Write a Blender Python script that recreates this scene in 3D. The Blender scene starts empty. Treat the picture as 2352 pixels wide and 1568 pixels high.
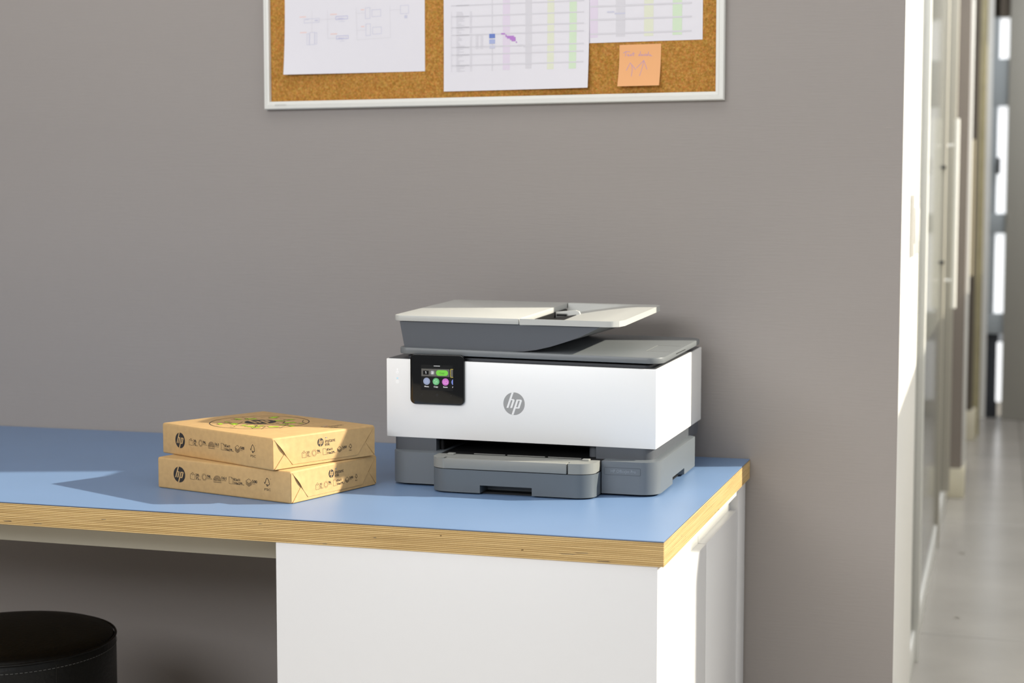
import bpy, bmesh, math, random
from mathutils import Vector, Matrix
random.seed(7)
SC = bpy.context.scene
COL = SC.collection
PI = math.pi

# ------------------------------------------------------------------ camera, light, exposure
cam_d = bpy.data.cameras.new('camera'); cam = bpy.data.objects.new('camera', cam_d); COL.objects.link(cam)
YAW, PIT = 0.2972, 0.0782
cam.location = (0.4264, -2.8678, 1.1881)
cam.rotation_euler = (PI/2 - PIT, 0, YAW)
cam_d.sensor_width = 36; cam_d.lens = 3661.5*36/2352
cam_d.clip_start = .05; cam_d.clip_end = 60
cam_d.dof.use_dof = True; cam_d.dof.focus_distance = 2.5; cam_d.dof.aperture_fstop = 4.2
SC.camera = cam

world = bpy.data.worlds.new('world'); SC.world = world; world.use_nodes = True
wb = world.node_tree.nodes['Background']; wb.inputs[0].default_value = (.93, .97, 1, 1); wb.inputs[1].default_value = .30

sun_d = bpy.data.lights.new('sun', 'SUN'); sun_d.energy = 7.2; sun_d.angle = math.radians(1.0); sun_d.color = (1, .93, .77)
sun = bpy.data.objects.new('sun', sun_d); COL.objects.link(sun)
sun.rotation_euler = Vector((-1, -.36, -.573)).to_track_quat('-Z', 'Y').to_euler()

def area(name, loc, tgt, sx, sy, power, col=(1, 1, 1)):
    d = bpy.data.lights.new(name, 'AREA'); d.shape = 'RECTANGLE'; d.size = sx; d.size_y = sy; d.energy = power; d.color = col
    o = bpy.data.objects.new(name, d); COL.objects.link(o); o.location = loc
    o.rotation_euler = (Vector(tgt) - Vector(loc)).to_track_quat('-Z', 'Y').to_euler()
    return o
area('high_front_fill', (-1.4, -4.6, 2.5), (-.3, -.2, 1.0), 3.2, 1.2, 108, (.98, .99, 1))  # added soft key from high behind the camera, lights the fronts
area('ceiling_light', (-.4, -1.0, 2.84), (-.4, -1.0, 0), 2.6, 1.0, 11, (1, .99, .96))

area('corridor_top_fill', (.8, 3.4, 2.86), (.8, 3.4, 0), 1.0, 6.0, 82, (.97, .98, 1))  # added fill from above, lifts the corridor floor and walls
area('right_side_fill', (3.3, -.4, 2.3), (0, -.1, .6), 4.0, 1.6, 36, (.94, .97, 1))  # added side fill, brightens faces turned right such as the cabinet doors
SC.view_settings.view_transform = 'Standard'; SC.view_settings.look = 'None'
SC.view_settings.exposure = 0; SC.view_settings.gamma = 1; SC.view_settings.use_curve_mapping = False

# ------------------------------------------------------------------ materials
def lin(c):
    if isinstance(c, str):
        c = tuple(int(c[i:i+2], 16)/255 for i in (0, 2, 4))
    return tuple(x/12.92 if x <= .04045 else ((x+.055)/1.055)**2.4 for x in c) + (1,)
MAT = {}
def mat(name, col, rough=.5, metal=0, spec=.5, noise=0, nscale=60, bump=0, bscale=300, stretch=(1, 1, 1), emit=0, trans=0, coat=0):
    if name in MAT: return MAT[name]
    m = bpy.data.materials.new(name); m.use_nodes = True; nt = m.node_tree; b = nt.nodes['Principled BSDF']
    c = lin(col)
    b.inputs['Base Color'].default_value = c; b.inputs['Roughness'].default_value = rough
    b.inputs['Metallic'].default_value = metal; b.inputs['Specular IOR Level'].default_value = spec
    b.inputs['Transmission Weight'].default_value = trans; b.inputs['Coat Weight'].default_value = coat
    if emit:
        b.inputs['Emission Color'].default_value = c; b.inputs['Emission Strength'].default_value = emit
    if noise or bump:
        tc = nt.nodes.new('ShaderNodeTexCoord'); mp = nt.nodes.new('ShaderNodeMapping'); mp.inputs['Scale'].default_value = stretch
        nt.links.new(tc.outputs['Object'], mp.inputs[0])
        if noise:
            n = nt.nodes.new('ShaderNodeTexNoise'); n.inputs['Scale'].default_value = nscale; n.inputs['Detail'].default_value = 5
            nt.links.new(mp.outputs[0], n.inputs['Vector'])
            r = nt.nodes.new('ShaderNodeValToRGB')
            r.color_ramp.elements[0].position = .3; r.color_ramp.elements[1].position = .7
            r.color_ramp.elements[0].color = tuple(x*(1-noise) for x in c[:3]) + (1,)
            r.color_ramp.elements[1].color = tuple(min(1, x*(1+noise)) for x in c[:3]) + (1,)
            nt.links.new(n.outputs['Fac'], r.inputs[0]); nt.links.new(r.outputs[0], b.inputs['Base Color'])
        if bump:
            n2 = nt.nodes.new('ShaderNodeTexNoise'); n2.inputs['Scale'].default_value = bscale; n2.inputs['Detail'].default_value = 3
            nt.links.new(mp.outputs[0], n2.inputs['Vector'])
            bp = nt.nodes.new('ShaderNodeBump'); bp.inputs['Strength'].default_value = bump; bp.inputs['Distance'].default_value = .002
            nt.links.new(n2.outputs['Fac'], bp.inputs['Height']); nt.links.new(bp.outputs[0], b.inputs['Normal'])
    MAT[name] = m
    return m

M_wall = mat('grey_wall_covering', '9c9693', .75, spec=.25, noise=.03, nscale=2.0, bump=.14, bscale=260, stretch=(.10, .10, 1))
M_white_wall = mat('white_painted_wall', 'edebe6', .6, spec=.3)
M_trimwhite = mat('white_lacquer', 'ecece8', .35)
M_ceil = mat('ceiling_paint', 'e8e8e6', .8)
M_lam = mat('blue_laminate', '708cb3', .38, noise=.02, nscale=8, bump=.04, bscale=900)
M_dark_edge = mat('dark_glue_line', '4a3a2e', .7)
M_cab = mat('white_cabinet_lacquer', 'e2e2e4', .32)
M_cab_in = mat('white_cabinet_recess', 'e6e4dc', .4)
M_steel = mat('painted_steel_rail', 'b3afa2', .5)
M_kraft = mat('kraft_paper', 'c6a26f', .62, spec=.35, noise=.06, nscale=110, bump=.12, bscale=60)
M_ink = mat('black_print', '2b2622', .6)
M_ink_soft = mat('soft_brown_print', '4a3a28', .6)
M_green = mat('lime_print', 'a5cf1c', .6)
M_cyan = mat('cyan_print', '6fa3c8', .6)
M_magenta = mat('magenta_print', 'a06a9a', .6)
M_yellow = mat('yellow_print', 'd9b43a', .6)
M_pwhite = mat('printer_white_shell', 'f4f4f4', .35, spec=.5)
M_plight = mat('printer_light_grey', 'b9bab7', .42, bump=.05, bscale=1500)
M_pmid = mat('printer_mid_grey', '888985', .45, bump=.05, bscale=1500)
M_plid = mat('printer_lid_grey', '6f7376', .4, bump=.06, bscale=1500)
M_pdark = mat('printer_slate_grey', '4f535a', .45, bump=.06, bscale=1500)
M_pdeck = mat('printer_dark_deck', '4c4e53', .45)
M_pbase = mat('printer_base_grey', '666c72', .45, bump=.06, bscale=1500)
M_ptray = mat('printer_tray_grey', '5c6369', .45, bump=.06, bscale=1500)
M_black = mat('matt_black', '0b0b0d', .6, spec=.3)
M_blackgloss = mat('gloss_black_panel', '060607', .07, spec=.5)
M_logo_grey = mat('logo_grey', 'a0a0a0', .45)
M_rubber = mat('rubber_foot', '1a1a1a', .8)
M_leather = mat('black_leather', '060606', .45, spec=.3, noise=.25, nscale=25, bump=.35, bscale=140)
M_thread = mat('grey_thread', '5a5a58', .7)
M_paper = mat('white_paper', 'e3e1e9', .7, spec=.2)
M_note = mat('orange_note_paper', 'ecb07d', .7, spec=.2)
M_frame = mat('white_board_frame', 'dededa', .4)
M_brown = mat('brown_grey_wall', '8b8178', .75)
M_darkbrown = mat('dark_brown_wall', '5e564c', .75)
M_cream = mat('cream_baseboard', 'd9d2bb', .5)
M_olive = mat('olive_column', 'a39a78', .6, noise=.08, nscale=15)
M_beige = mat('beige_frame', 'b4afa2', .5)
M_greypost = mat('grey_post', '9a9890', .55)
M_handle = mat('white_handle', 'efede6', .35)
M_handle2 = mat('beige_handle', 'b3a98f', .4)
M_greyblue = mat('grey_blue_frame', 'a5adb2', .5)
M_darkbox = mat('dark_fitting', '20242b', .5)
M_pane_lit = mat('daylit_frosted_pane', 'f6f8fa', .4, emit=1.0)
M_glass = mat('partition_glass', '9b9d95', .1, spec=.5, trans=.45)
M_plate = mat('switch_plate_white', 'd2d0cc', .3)
M_plate_line = mat('switch_plate_grey', '8c8a86', .4)

def concrete():
    m = mat('polished_concrete', 'aaa6a0', .22, noise=.10, nscale=2.3, bump=.03, bscale=40)
    return m
M_floor = concrete()
M_joint = mat('floor_joint', '7d786d', .7)

def cork():
    m = bpy.data.materials.new('cork'); m.use_nodes = True; nt = m.node_tree; b = nt.nodes['Principled BSDF']
    tc = nt.nodes.new('ShaderNodeTexCoord')
    n = nt.nodes.new('ShaderNodeTexNoise'); n.inputs['Scale'].default_value = 260; n.inputs['Detail'].default_value = 3; n.inputs['Roughness'].default_value = .6
    v = nt.nodes.new('ShaderNodeTexVoronoi'); v.inputs['Scale'].default_value = 330
    nt.links.new(tc.outputs['Object'], n.inputs['Vector']); nt.links.new(tc.outputs['Object'], v.inputs['Vector'])
    r = nt.nodes.new('ShaderNodeValToRGB'); e = r.color_ramp.elements
    e[0].position = .3; e[0].color = lin('9c6d2c'); e[1].position = .72; e[1].color = lin('cf9d55')
    k = e.new(.5); k.color = lin('b88440')
    mx = nt.nodes.new('ShaderNodeMix'); mx.data_type = 'RGBA'; mx.blend_type = 'MULTIPLY'; mx.inputs[0].default_value = .18
    nt.links.new(n.outputs['Fac'], r.inputs[0]); nt.links.new(r.outputs[0], mx.inputs[6]); nt.links.new(v.outputs['Color'], mx.inputs[7])
    nt.links.new(mx.outputs[2], b.inputs['Base Color']); b.inputs['Roughness'].default_value = .85; b.inputs['Specular IOR Level'].default_value = .15
    bp = nt.nodes.new('ShaderNodeBump'); bp.inputs['Strength'].default_value = .3; bp.inputs['Distance'].default_value = .001
    nt.links.new(n.outputs['Fac'], bp.inputs['Height']); nt.links.new(bp.outputs[0], b.inputs['Normal'])
    return m
M_cork = cork()

def plywood():
    m = bpy.data.materials.new('birch_plywood_edge'); m.use_nodes = True; nt = m.node_tree; b = nt.nodes['Principled BSDF']
    N = nt.nodes.new; Lk = nt.links.new
    tc = N('ShaderNodeTexCoord'); sep = N('ShaderNodeSeparateXYZ'); Lk(tc.outputs['Object'], sep.inputs[0])
    # slow waviness of the plies along the edge
    mp = N('ShaderNodeMapping'); mp.inputs['Scale'].default_value = (3, 3, 60); Lk(tc.outputs['Object'], mp.inputs[0])
    n1 = N('ShaderNodeTexNoise'); n1.inputs['Scale'].default_value = 1.6; n1.inputs['Detail'].default_value = 2; Lk(mp.outputs[0], n1.inputs['Vector'])
    a = N('ShaderNodeMath'); a.operation = 'MULTIPLY_ADD'; Lk(n1.outputs['Fac'], a.inputs[0]); a.inputs[1].default_value = .0012; Lk(sep.outputs['Z'], a.inputs[2])
    d = N('ShaderNodeMath'); d.operation = 'DIVIDE'; Lk(a.outputs[0], d.inputs[0]); d.inputs[1].default_value = .00262
    fr = N('ShaderNodeMath'); fr.operation = 'FRACT'; Lk(d.outputs[0], fr.inputs[0])
    fl = N('ShaderNodeMath'); fl.operation = 'FLOOR'; Lk(d.outputs[0], fl.inputs[0])
    r = N('ShaderNodeValToRGB'); e = r.color_ramp.elements
    e[0].position = 0; e[0].color = lin('5f4420'); e[1].position = 1; e[1].color = lin('664a26')
    for p_, c_ in ((.10, '94713c'), (.30, 'bb9a60'), (.52, 'c8a66c'), (.62, 'e8cf9c'), (.86, 'eed6a6'), (.94, 'b38f56')):
        k = e.new(p_); k.color = lin(c_)
    Lk(fr.outputs[0], r.inputs[0])
    # each ply its own tone and streaks
    cx = N('ShaderNodeCombineXYZ'); mx_ = N('ShaderNodeMath'); mx_.operation = 'ADD'; Lk(sep.outputs['X'], mx_.inputs[0]); Lk(sep.outputs['Y'], mx_.inputs[1])
    sc_ = N('ShaderNodeMath'); sc_.operation = 'MULTIPLY'; Lk(mx_.outputs[0], sc_.inputs[0]); sc_.inputs[1].default_value = 5
    Lk(sc_.outputs[0], cx.inputs[0]); Lk(fl.outputs[0], cx.inputs[1]); zz = N('ShaderNodeMath'); zz.operation = 'MULTIPLY'; Lk(sep.outputs['Z'], zz.inputs[0]); zz.inputs[1].default_value = 500; Lk(zz.outputs[0], cx.inputs[2])
    n2 = N('ShaderNodeTexNoise'); n2.inputs['Scale'].default_value = 1.3; n2.inputs['Detail'].default_value = 4; Lk(cx.outputs[0], n2.inputs['Vector'])
    r2 = N('ShaderNodeValToRGB'); r2.color_ramp.elements[0].position = .32; r2.color_ramp.elements[0].color = (.62, .56, .46, 1); r2.color_ramp.elements[1].position = .62; r2.color_ramp.elements[1].color = (1.05, 1.04, 1.0, 1)
    Lk(n2.outputs['Fac'], r2.inputs[0])
    mx = N('ShaderNodeMix'); mx.data_type = 'RGBA'; mx.blend_type = 'MULTIPLY'; mx.inputs[0].default_value = .85
    Lk(r.outputs[0], mx.inputs[6]); Lk(r2.outputs[0], mx.inputs[7]); Lk(mx.outputs[2], b.inputs['Base Color'])
    b.inputs['Roughness'].default_value = .55; b.inputs['Specular IOR Level'].default_value = .3
    return m
M_ply = plywood()

# ------------------------------------------------------------------ helpers
ORG = {}
def tag(o, label=None, cat=None, group=None, kind=None):
    if label: o['label'] = label
    if cat: o['category'] = cat
    if group: o['group'] = group
    if kind: o['kind'] = kind
    return o
def thing(name, label, cat, loc, group=None, rz=0, world=True):
    o = bpy.data.objects.new(name, None); COL.objects.link(o); o.location = loc; o.rotation_euler = (0, 0, rz)
    o.empty_display_size = .05
    ORG[o] = Vector(loc) if world else Vector((0, 0, 0))
    return tag(o, label, cat, group)
def finish(name, bm, m, parent=None, smooth=True, ang=32):
    off = ORG.get(parent, Vector((0, 0, 0)))
    if off.length: bmesh.ops.translate(bm, verts=bm.verts, vec=-off)
    bmesh.ops.remove_doubles(bm, verts=bm.verts, dist=1e-6)
    bmesh.ops.recalc_face_normals(bm, faces=bm.faces)
    me = bpy.data.meshes.new(name); bm.to_mesh(me); bm.free()
    for q in (m if isinstance(m, (list, tuple)) else [m]): me.materials.append(q)
    if smooth:
        for p_ in me.polygons: p_.use_smooth = True
        me.set_sharp_from_angle(angle=math.radians(ang))
    o = bpy.data.objects.new(name, me); COL.objects.link(o)
    if parent: o.parent = parent
    ORG[o] = off
    return o
def bevel(bm, w, seg=2, ang=40):
    if w <= 0: return
    es = [e for e in bm.edges if len(e.link_faces) == 2 and e.calc_face_angle(0) > math.radians(ang)]
    bmesh.ops.bevel(bm, geom=es, offset=w, segments=seg, profile=.5, affect='EDGES', clamp_overlap=True)
def rrect(x0, x1, y0, y1, r=0, seg=6):
    """ccw outline; r = one radius or (x0y0, x1y0, x1y1, x0y1)"""
    rs = r if isinstance(r, (tuple, list)) else (r,)*4
    out = []
    for (cx, cy, sx, sy, a0), q in zip(((x0, y0, 1, 1, PI), (x1, y0, -1, 1, 1.5*PI), (x1, y1, -1, -1, 0), (x0, y1, 1, -1, .5*PI)), rs):
        if q <= 0: out.append((cx, cy)); continue
        for i in range(seg+1):
            a = a0 + .5*PI*i/seg
            out.append((cx + sx*q + q*math.cos(a), cy + sy*q + q*math.sin(a)))
    return out
def F(v): return v if callable(v) else (lambda x, y: v)
def add_prism(bm, outline, lo, hi, axis='Z'):
    """outline in the plane across the axis (Z: x,y   Y: x,z   X: y,z)"""
    lo, hi = F(lo), F(hi)
    def P(a, b, t):
        return (a, b, t) if axis == 'Z' else ((a, t, b) if axis == 'Y' else (t, a, b))
    v0 = [bm.verts.new(P(a, b, lo(a, b))) for a, b in outline]; v1 = [bm.verts.new(P(a, b, hi(a, b))) for a, b in outline]
    n = len(outline)
    bm.faces.new(v0); bm.faces.new(v1)
    for i in range(n): bm.faces.new((v0[i], v0[(i+1) % n], v1[(i+1) % n], v1[i]))
def prism(name, outline, lo, hi, m, parent=None, axis='Z', bw=0, seg=2):
    bm = bmesh.new(); add_prism(bm, outline, lo, hi, axis)
    bmesh.ops.recalc_face_normals(bm, faces=bm.faces); bevel(bm, bw, seg)
    return finish(name, bm, m, parent)
def add_box(bm, x0, x1, y0, y1, z0, z1):
    add_prism(bm, [(x0, y0), (x1, y0), (x1, y1), (x0, y1)], z0, z1)
def box(name, x0, x1, y0, y1, z0, z1, m, parent=None, bw=0, seg=2):
    return prism(name, [(x0, y0), (x1, y0), (x1, y1), (x0, y1)], z0, z1, m, parent, bw=bw, seg=seg)
def add_tube(bm, pts, r, n=10, cap=True):
    rings = []
    pts = [Vector(p) for p in pts]
    for i, p in enumerate(pts):
        t = (pts[min(i+1, len(pts)-1)] - pts[max(i-1, 0)]).normalized()
        u = t.orthogonal().normalized(); 
        if i and rings:
            u = (U_prev - t*U_prev.dot(t)).normalized()
        U_prev = u; w = t.cross(u)
        rings.append([bm.verts.new(p + u*r*math.cos(2*PI*k/n) + w*r*math.sin(2*PI*k/n)) for k in range(n)])
    for a, b in zip(rings, rings[1:]):
        for k in range(n): bm.faces.new((a[k], a[(k+1) % n], b[(k+1) % n], b[k]))
    if cap: bm.faces.new(rings[0]); bm.faces.new(rings[-1])
def lathe(bm, prof, cx, cy, n=48):
    rings = []
    for r, z in prof:
        if r < 1e-6: rings.append([bm.verts.new((cx, cy, z))])
        else: rings.append([bm.verts.new((cx + r*math.cos(2*PI*k/n), cy + r*math.sin(2*PI*k/n), z)) for k in range(n)])
    for a, b in zip(rings, rings[1:]):
        for k in range(n):
            q = [a[k % len(a)], a[(k+1) % len(a)], b[(k+1) % len(b)], b[k % len(b)]]
            q = list(dict.fromkeys(q))
            if len(q) > 2: bm.faces.new(q)
def struct(o): o['kind'] = 'structure'; return o

# flat print: drawn in (u, v) metres and laid a hair above the surface it is printed on
_TXT = {}
def text_geo(s):
    if s not in _TXT:
        cu = bpy.data.curves.new('lettering', 'FONT'); cu.body = s; cu.size = 1; cu.resolution_u = 3
        o = bpy.data.objects.new('lettering', cu); COL.objects.link(o)
        me = bpy.data.meshes.new_from_object(o.evaluated_get(bpy.context.evaluated_depsgraph_get()))
        vs = [(v.co.x, v.co.y) for v in me.vertices]; fs = [tuple(p.vertices) for p in me.polygons]
        bpy.data.objects.remove(o); bpy.data.curves.remove(cu); bpy.data.meshes.remove(me)
        x0 = min(v[0] for v in vs); x1 = max(v[0] for v in vs)
        _TXT[s] = ([(v[0]-x0, v[1]) for v in vs], fs, x1-x0)
    return _TXT[s]
class Art:
    def __init__(self): self.items = []
    def poly(self, pts, m, layer=0): self.items.append((pts, [tuple(range(len(pts)))], m, layer)); return self
    def rect(self, u0, u1, v0, v1, m, layer=0): return self.poly([(u0, v0), (u1, v0), (u1, v1), (u0, v1)], m, layer)
    def disc(self, u, v, r, m, layer=0, ry=None, n=32, a0=0, a1=2*PI):
        ry = ry or r
        pts = [(u + r*math.cos(a0 + (a1-a0)*k/n), v + ry*math.sin(a0 + (a1-a0)*k/n)) for k in range(n + (0 if abs(a1-a0-2*PI) < 1e-6 else 1))]
        return self.poly(pts, m, layer)
    def stroke(self, pts, w, m, layer=0, closed=False):
        if closed: pts = list(pts) + [pts[0]]
        for (a, b), (c, d) in zip(pts, pts[1:]):
            L = math.hypot(c-a, d-b)
            if L < 1e-9: continue
            tx, ty = (c-a)/L*w*.35, (d-b)/L*w*.35; nx, ny = -(d-b)/L*w/2, (c-a)/L*w/2
            self.poly([(a-tx+nx, b-ty+ny), (a-tx-nx, b-ty-ny), (c+tx-nx, d+ty-ny), (c+tx+nx, d+ty+ny)], m, layer)
        return self
    def ring(self, u, v, r, w, m, layer=0, ry=None, n=28, a0=0, a1=2*PI):
        ry = ry or r
        return self.stroke([(u + r*math.cos(a0 + (a1-a0)*k/n), v + ry*math.sin(a0 + (a1-a0)*k/n)) for k in range(n+1)], w, m, layer)
    def text(self, s, u, v, size, m, layer=0, width=None, shear=0, center=False, bold=0):
        vs, fs, w = text_geo(s)
        sx = width/w if width else size
        du = u - (w*sx/2 if center else 0)
        for k in ((0,) if not bold else (-bold, 0, bold)):
            self.items.append(([(du + k + x*sx + y*size*shear, v + y*size) for x, y in vs], fs, m, layer))
        return self
    def build(self, name, fn, parent, eps=.0003, cell=0):
        """fn(u, v, h) -> 3-D point h above the surface"""
        mats = []; bm = bmesh.new()
        for k, (pts, fs, m, layer) in enumerate(self.items):
            if m not in mats: mats.append(m)
            if cell and len(pts) == 4:
                n1 = max(1, math.ceil(max(math.dist(pts[0], pts[1]), math.dist(pts[3], pts[2]))/cell)); n2 = max(1, math.ceil(max(math.dist(pts[1], pts[2]), math.dist(pts[0], pts[3]))/cell))
                if n1*n2 > 1:
                    mixp = lambda p, q, t: (p[0] + (q[0]-p[0])*t, p[1] + (q[1]-p[1])*t)
                    A_, B_, C_, D_ = pts
                    pts = [mixp(mixp(A_, B_, i/n1), mixp(D_, C_, i/n1), j/n2) for j in range(n2+1) for i in range(n1+1)]
                    fs = [(j*(n1+1)+i, j*(n1+1)+i+1, (j+1)*(n1+1)+i+1, (j+1)*(n1+1)+i) for j in range(n2) for i in range(n1)]
            vs = [bm.verts.new(fn(u, v, eps + layer*.00012 + (k % 7)*.000012)) for u, v in pts]
            for f in fs:
                try: q = bm.faces.new([vs[i] for i in f]); q.material_index = mats.index(m)
                except ValueError: pass
        off = ORG.get(parent, Vector((0, 0, 0)))
        bmesh.ops.translate(bm, verts=bm.verts, vec=-off)
        me = bpy.data.meshes.new(name); bm.to_mesh(me); bm.free()
        for q in mats: me.materials.append(q)
        o = bpy.data.objects.new(name, me); COL.objects.link(o); o.parent = parent; ORG[o] = off
        return o
def emblem(a, cu, cv, r, ink, ground, layer=0, ru=None, T=None):
    """round emblem with the two slanted letters left in the ground colour; T maps (x, y) in the unit disc to (u, v)"""
    ru = ru or r
    T = T or (lambda x, y: (cu + x*ru, cv + y*r))
    def q(*px): return [T((x-717)/440, (815-y)/452) for x, y in px]
    a.poly([T(math.cos(2*PI*k/40), math.sin(2*PI*k/40)) for k in range(40)], ink, layer)
    g = ground; l = layer+1
    a.poly(q((613, 377), (704, 364), (612, 632), (700, 632), (728, 645), (742, 668), (742, 690), (641, 988), (556, 988), (655, 690), (650, 680), (640, 676), (594, 676), (488, 988), (405, 988)), g, l)
    a.poly(q((826, 640), (1000, 640), (1030, 652), (1047, 690), (946, 985), (925, 1000), (905, 1002), (784, 1002), (697, 1262), (618, 1246)), g, l)
    a.poly(q((892, 690), (957, 690), (872, 948), (810, 948)), ink, l+1)

# ------------------------------------------------------------------ room shell
WX = .2598                      # x of the wall's free end at the corridor
fl = bpy.data.objects.new('floor', None); COL.objects.link(fl); struct(fl); ORG[fl] = Vector((0, 0, 0))
box('floor_base', -3.5, 2.6, -5, 9, -.1, -.012, M_joint, fl)
ys = [-5, -3.46, -1.72, .02, 1.76, 3.515, 5.26, 7.0, 9]
xs = [-3.5, -1.6, .3-.12, 2.6]
for i in range(len(ys)-1):
    for (xa, xb) in ((-3.5, -1.5), (-1.5, .55), (.55, 2.6)):
        box('floor_slab', xa+.002, xb-.002, ys[i]+.003, ys[i+1]-.003, -.012, 0, M_floor, fl, bw=.001, seg=1)
a = Art()
for x, y, r in ((.3258, 1.973, .011), (.3191, 2.922, .013)): a.disc(x, y, r, M_joint)
a.build('floor_spots', lambda u, v, h: (u, v, h), fl, .0006)
struct(prism('wall_back', [(-3.5, 0), (WX-.0012, 0), (WX-.04, .15), (-3.5, .15)], 0, 2.9, M_wall))
struct(box('wall_left', -3.6, -3.5, -5, .15, 0, 2.9, M_wall))
wr = struct(prism('wall_right', [(WX-.2, .0012), (WX, .0012), (.2345, 1.12), (.08, 1.12), (.08, .2), (WX-.2, .2)], 0, 2.9, M_white_wall))
struct(box('unseen_shade_wall', 1.3, 1.4, .02, 6.9, 0, 1.44, M_white_wall, bw=.004))  # unseen low wall, added to shade the rear cabinet door and lower corridor wall
struct(box('ceiling', -3.6, 1.7, -5, 9, 2.9, 3.0, M_ceil))

# glass partition along the corridor
w1 = bpy.data.objects.new('window_1', None); COL.objects.link(w1); w1.location = (.22, 2.1, 0); struct(w1); ORG[w1] = Vector(w1.location)
box('glass_pane', .219, .225, 1.14, 2.98, .08, 2.75, M_glass, w1)
box('bottom_rail', .210, .2300, 1.14, 2.985, 0, .085, M_trimwhite, w1, .002)
box('top_rail', .210, .2300, 1.14, 2.985, 2.75, 2.9, M_trimwhite, w1, .002)
box('post', .212, .2400, 1.45, 1.50, 0, 2.75, M_trimwhite, w1, .002)
d1 = bpy.data.objects.new('door_1', None); COL.objects.link(d1); d1.location = (.22, 3.5, 0); struct(d1); ORG[d1] = Vector(d1.location)
box('glass_pane', .216, .222, 3.0, 4.06, .08, 2.7, M_glass, d1)
box('bottom_rail', .206, .2300, 3.01, 4.07, .004, .10, M_trimwhite, d1, .002)
box('stile', .205, .2345, 2.99, 3.06, .004, 2.75, M_beige, d1, .002)
box('stile', .205, .2500, 3.62, 3.70, .10, 2.75, M_beige, d1, .002)
for z in (1.361, 1.026):
    bm = bmesh.new(); add_tube(bm, [(.2290, 2.976, z), (.2290, 2.992, z)], .0065, 16); finish('standoff', bm, M_darkbox, d1)
bm = bmesh.new(); add_tube(bm, [(.2605, 3.3, .847), (.2605, 3.3, 1.549)], .0100, 16)
hd = finish('door_handle', bm, M_handle, d1)
for z in (.95, 1.45):
    bm = bmesh.new(); add_tube(bm, [(.222, 3.3, z), (.2605, 3.3, z)], .006, 10); finish('handle_mount', bm, M_handle, hd)

# pier beyond the door, with its baseboard, and the room behind the glass
struct(box('wall_pier', -3.5, .2865, 4.08, 4.30, 0, 2.9, M_brown))
struct(prism('baseboard_pier', rrect(.05, .3005, 4.066, 4.316, (0, .012, .012, 0)), 0, .125, M_cream, bw=.003))
struct(box('trim_1', .2865, .2985, 4.14, 4.27, .125, 2.9, M_trimwhite, bw=.002))
struct(box('wall_recess', .05, .298, 5.9, 6.05, 0, 2.9, M_darkbrown))
struct(prism('baseboard_recess', rrect(.05, .318, 5.886, 6.06, (0, .008, 0, 0)), 0, .16, M_cream, bw=.003))
struct(prism('trim_2', rrect(.285, .332, 6.1, 6.3, .004), 0, 2.9, M_olive))
d2 = bpy.data.objects.new('door_2', None); COL.objects.link(d2); d2.location = (.27, 5.8, 0); struct(d2); ORG[d2] = Vector(d2.location)
box('door_leaf', .10, .2585, 5.7, 5.74, .02, 2.7, M_darkbrown, d2)
bm = bmesh.new(); add_tube(bm, [(.2775, 5.66, .885), (.2775, 5.66, 1.58)], .0115, 14)
h2 = finish('door_handle', bm, M_handle2, d2)
for z in (.98, 1.48):
    bm = bmesh.new(); add_tube(bm, [(.25, 5.72, z), (.2775, 5.66, z)], .006, 8); finish('handle_mount', bm, M_handle2, h2)
# glazed end of the corridor
w2 = bpy.data.objects.new('window_2', None); COL.objects.link(w2); w2.location = (.45, 6.95, 0); struct(w2); ORG[w2] = Vector(w2.location)
box('jamb', .326, .358, 6.9, 6.98, 0, 2.9, M_trimwhite, w2, .004)
box('mullion', .362, .3935, 6.91, 6.98, .50, 2.9, M_greyblue, w2, .004)
box('transom', .358, .445, 6.905, 6.99, .50, .62, M_greyblue, w2, .004)
box('transom', .358, .60, 6.905, 6.99, 1.09, 1.205, M_greyblue, w2, .004)
box('transom', .358, .60, 6.905, 6.99, 1.83, 2.10, M_greyblue, w2, .004)
box('latch_box', .393, .412, 6.86, 6.905, 1.435, 1.53, M_darkbox, w2, .003)
box('pane', .3935, .4480, 6.95, 6.956, .62, 2.34, M_pane_lit, w2)
box('kick_panel', .358, .425, 6.93, 6.96, .0, .50, M_darkbox, w2)
box('side_light', .417, .447, 6.90, 6.95, .10, .45, M_pane_lit, w2, .004)
box('header', .358, .9, 6.91, 6.99, 2.34, 2.9, M_darkbrown, w2)
box('post', .4475, .66, 6.86, 6.98, 0, 2.9, M_greypost, w2, .006)
struct(box('wall_end', -1.0, .326, 6.95, 7.1, 0, 2.9, M_brown))
struct(box('wall_far', .62, 2.6, 6.95, 7.1, 0, 2.9, M_brown))

# ------------------------------------------------------------------ worktop
WT = thing('worktop', 'blue topped plywood worktop running along the grey wall', 'worktop', (-1.2, -.38, .7147))
ply = box('plywood_core', -2.6, 0, -.774, -.002, .7147, .7478, M_ply, WT, .0004, 1)
box('glue_line', -2.6, -.0002, -.7738, -.002, .7478, .7489, M_dark_edge, WT)
box('laminate', -2.6, -.0004, -.7736, -.002, .7489, .75, M_lam, WT)
bm = bmesh.new()
for x, z, w in ((-1.160, .7275, .036), (-1.107, .7268, .011), (-1.142, .7228, .004), (-1.028, .7205, .016), (-.975, .7195, .017), (-.86, .7325, .010), (-.60, .7405, .007), (-.498, .7172, .008),
                (-.2, .7265, .004), (-.115, .7275, .022), (-.135, .7248, .026), (-.084, .7178, .021), (-.32, .7395, .003), (-.42, .7308, .005), (-1.19, .7205, .003)):
    add_prism(bm, [(x-w/2, z), (x-w*.3, z-.0007), (x+w/2, z-.0003), (x+w*.35, z+.0006)], -.77415, -.7739, 'Y')
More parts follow.
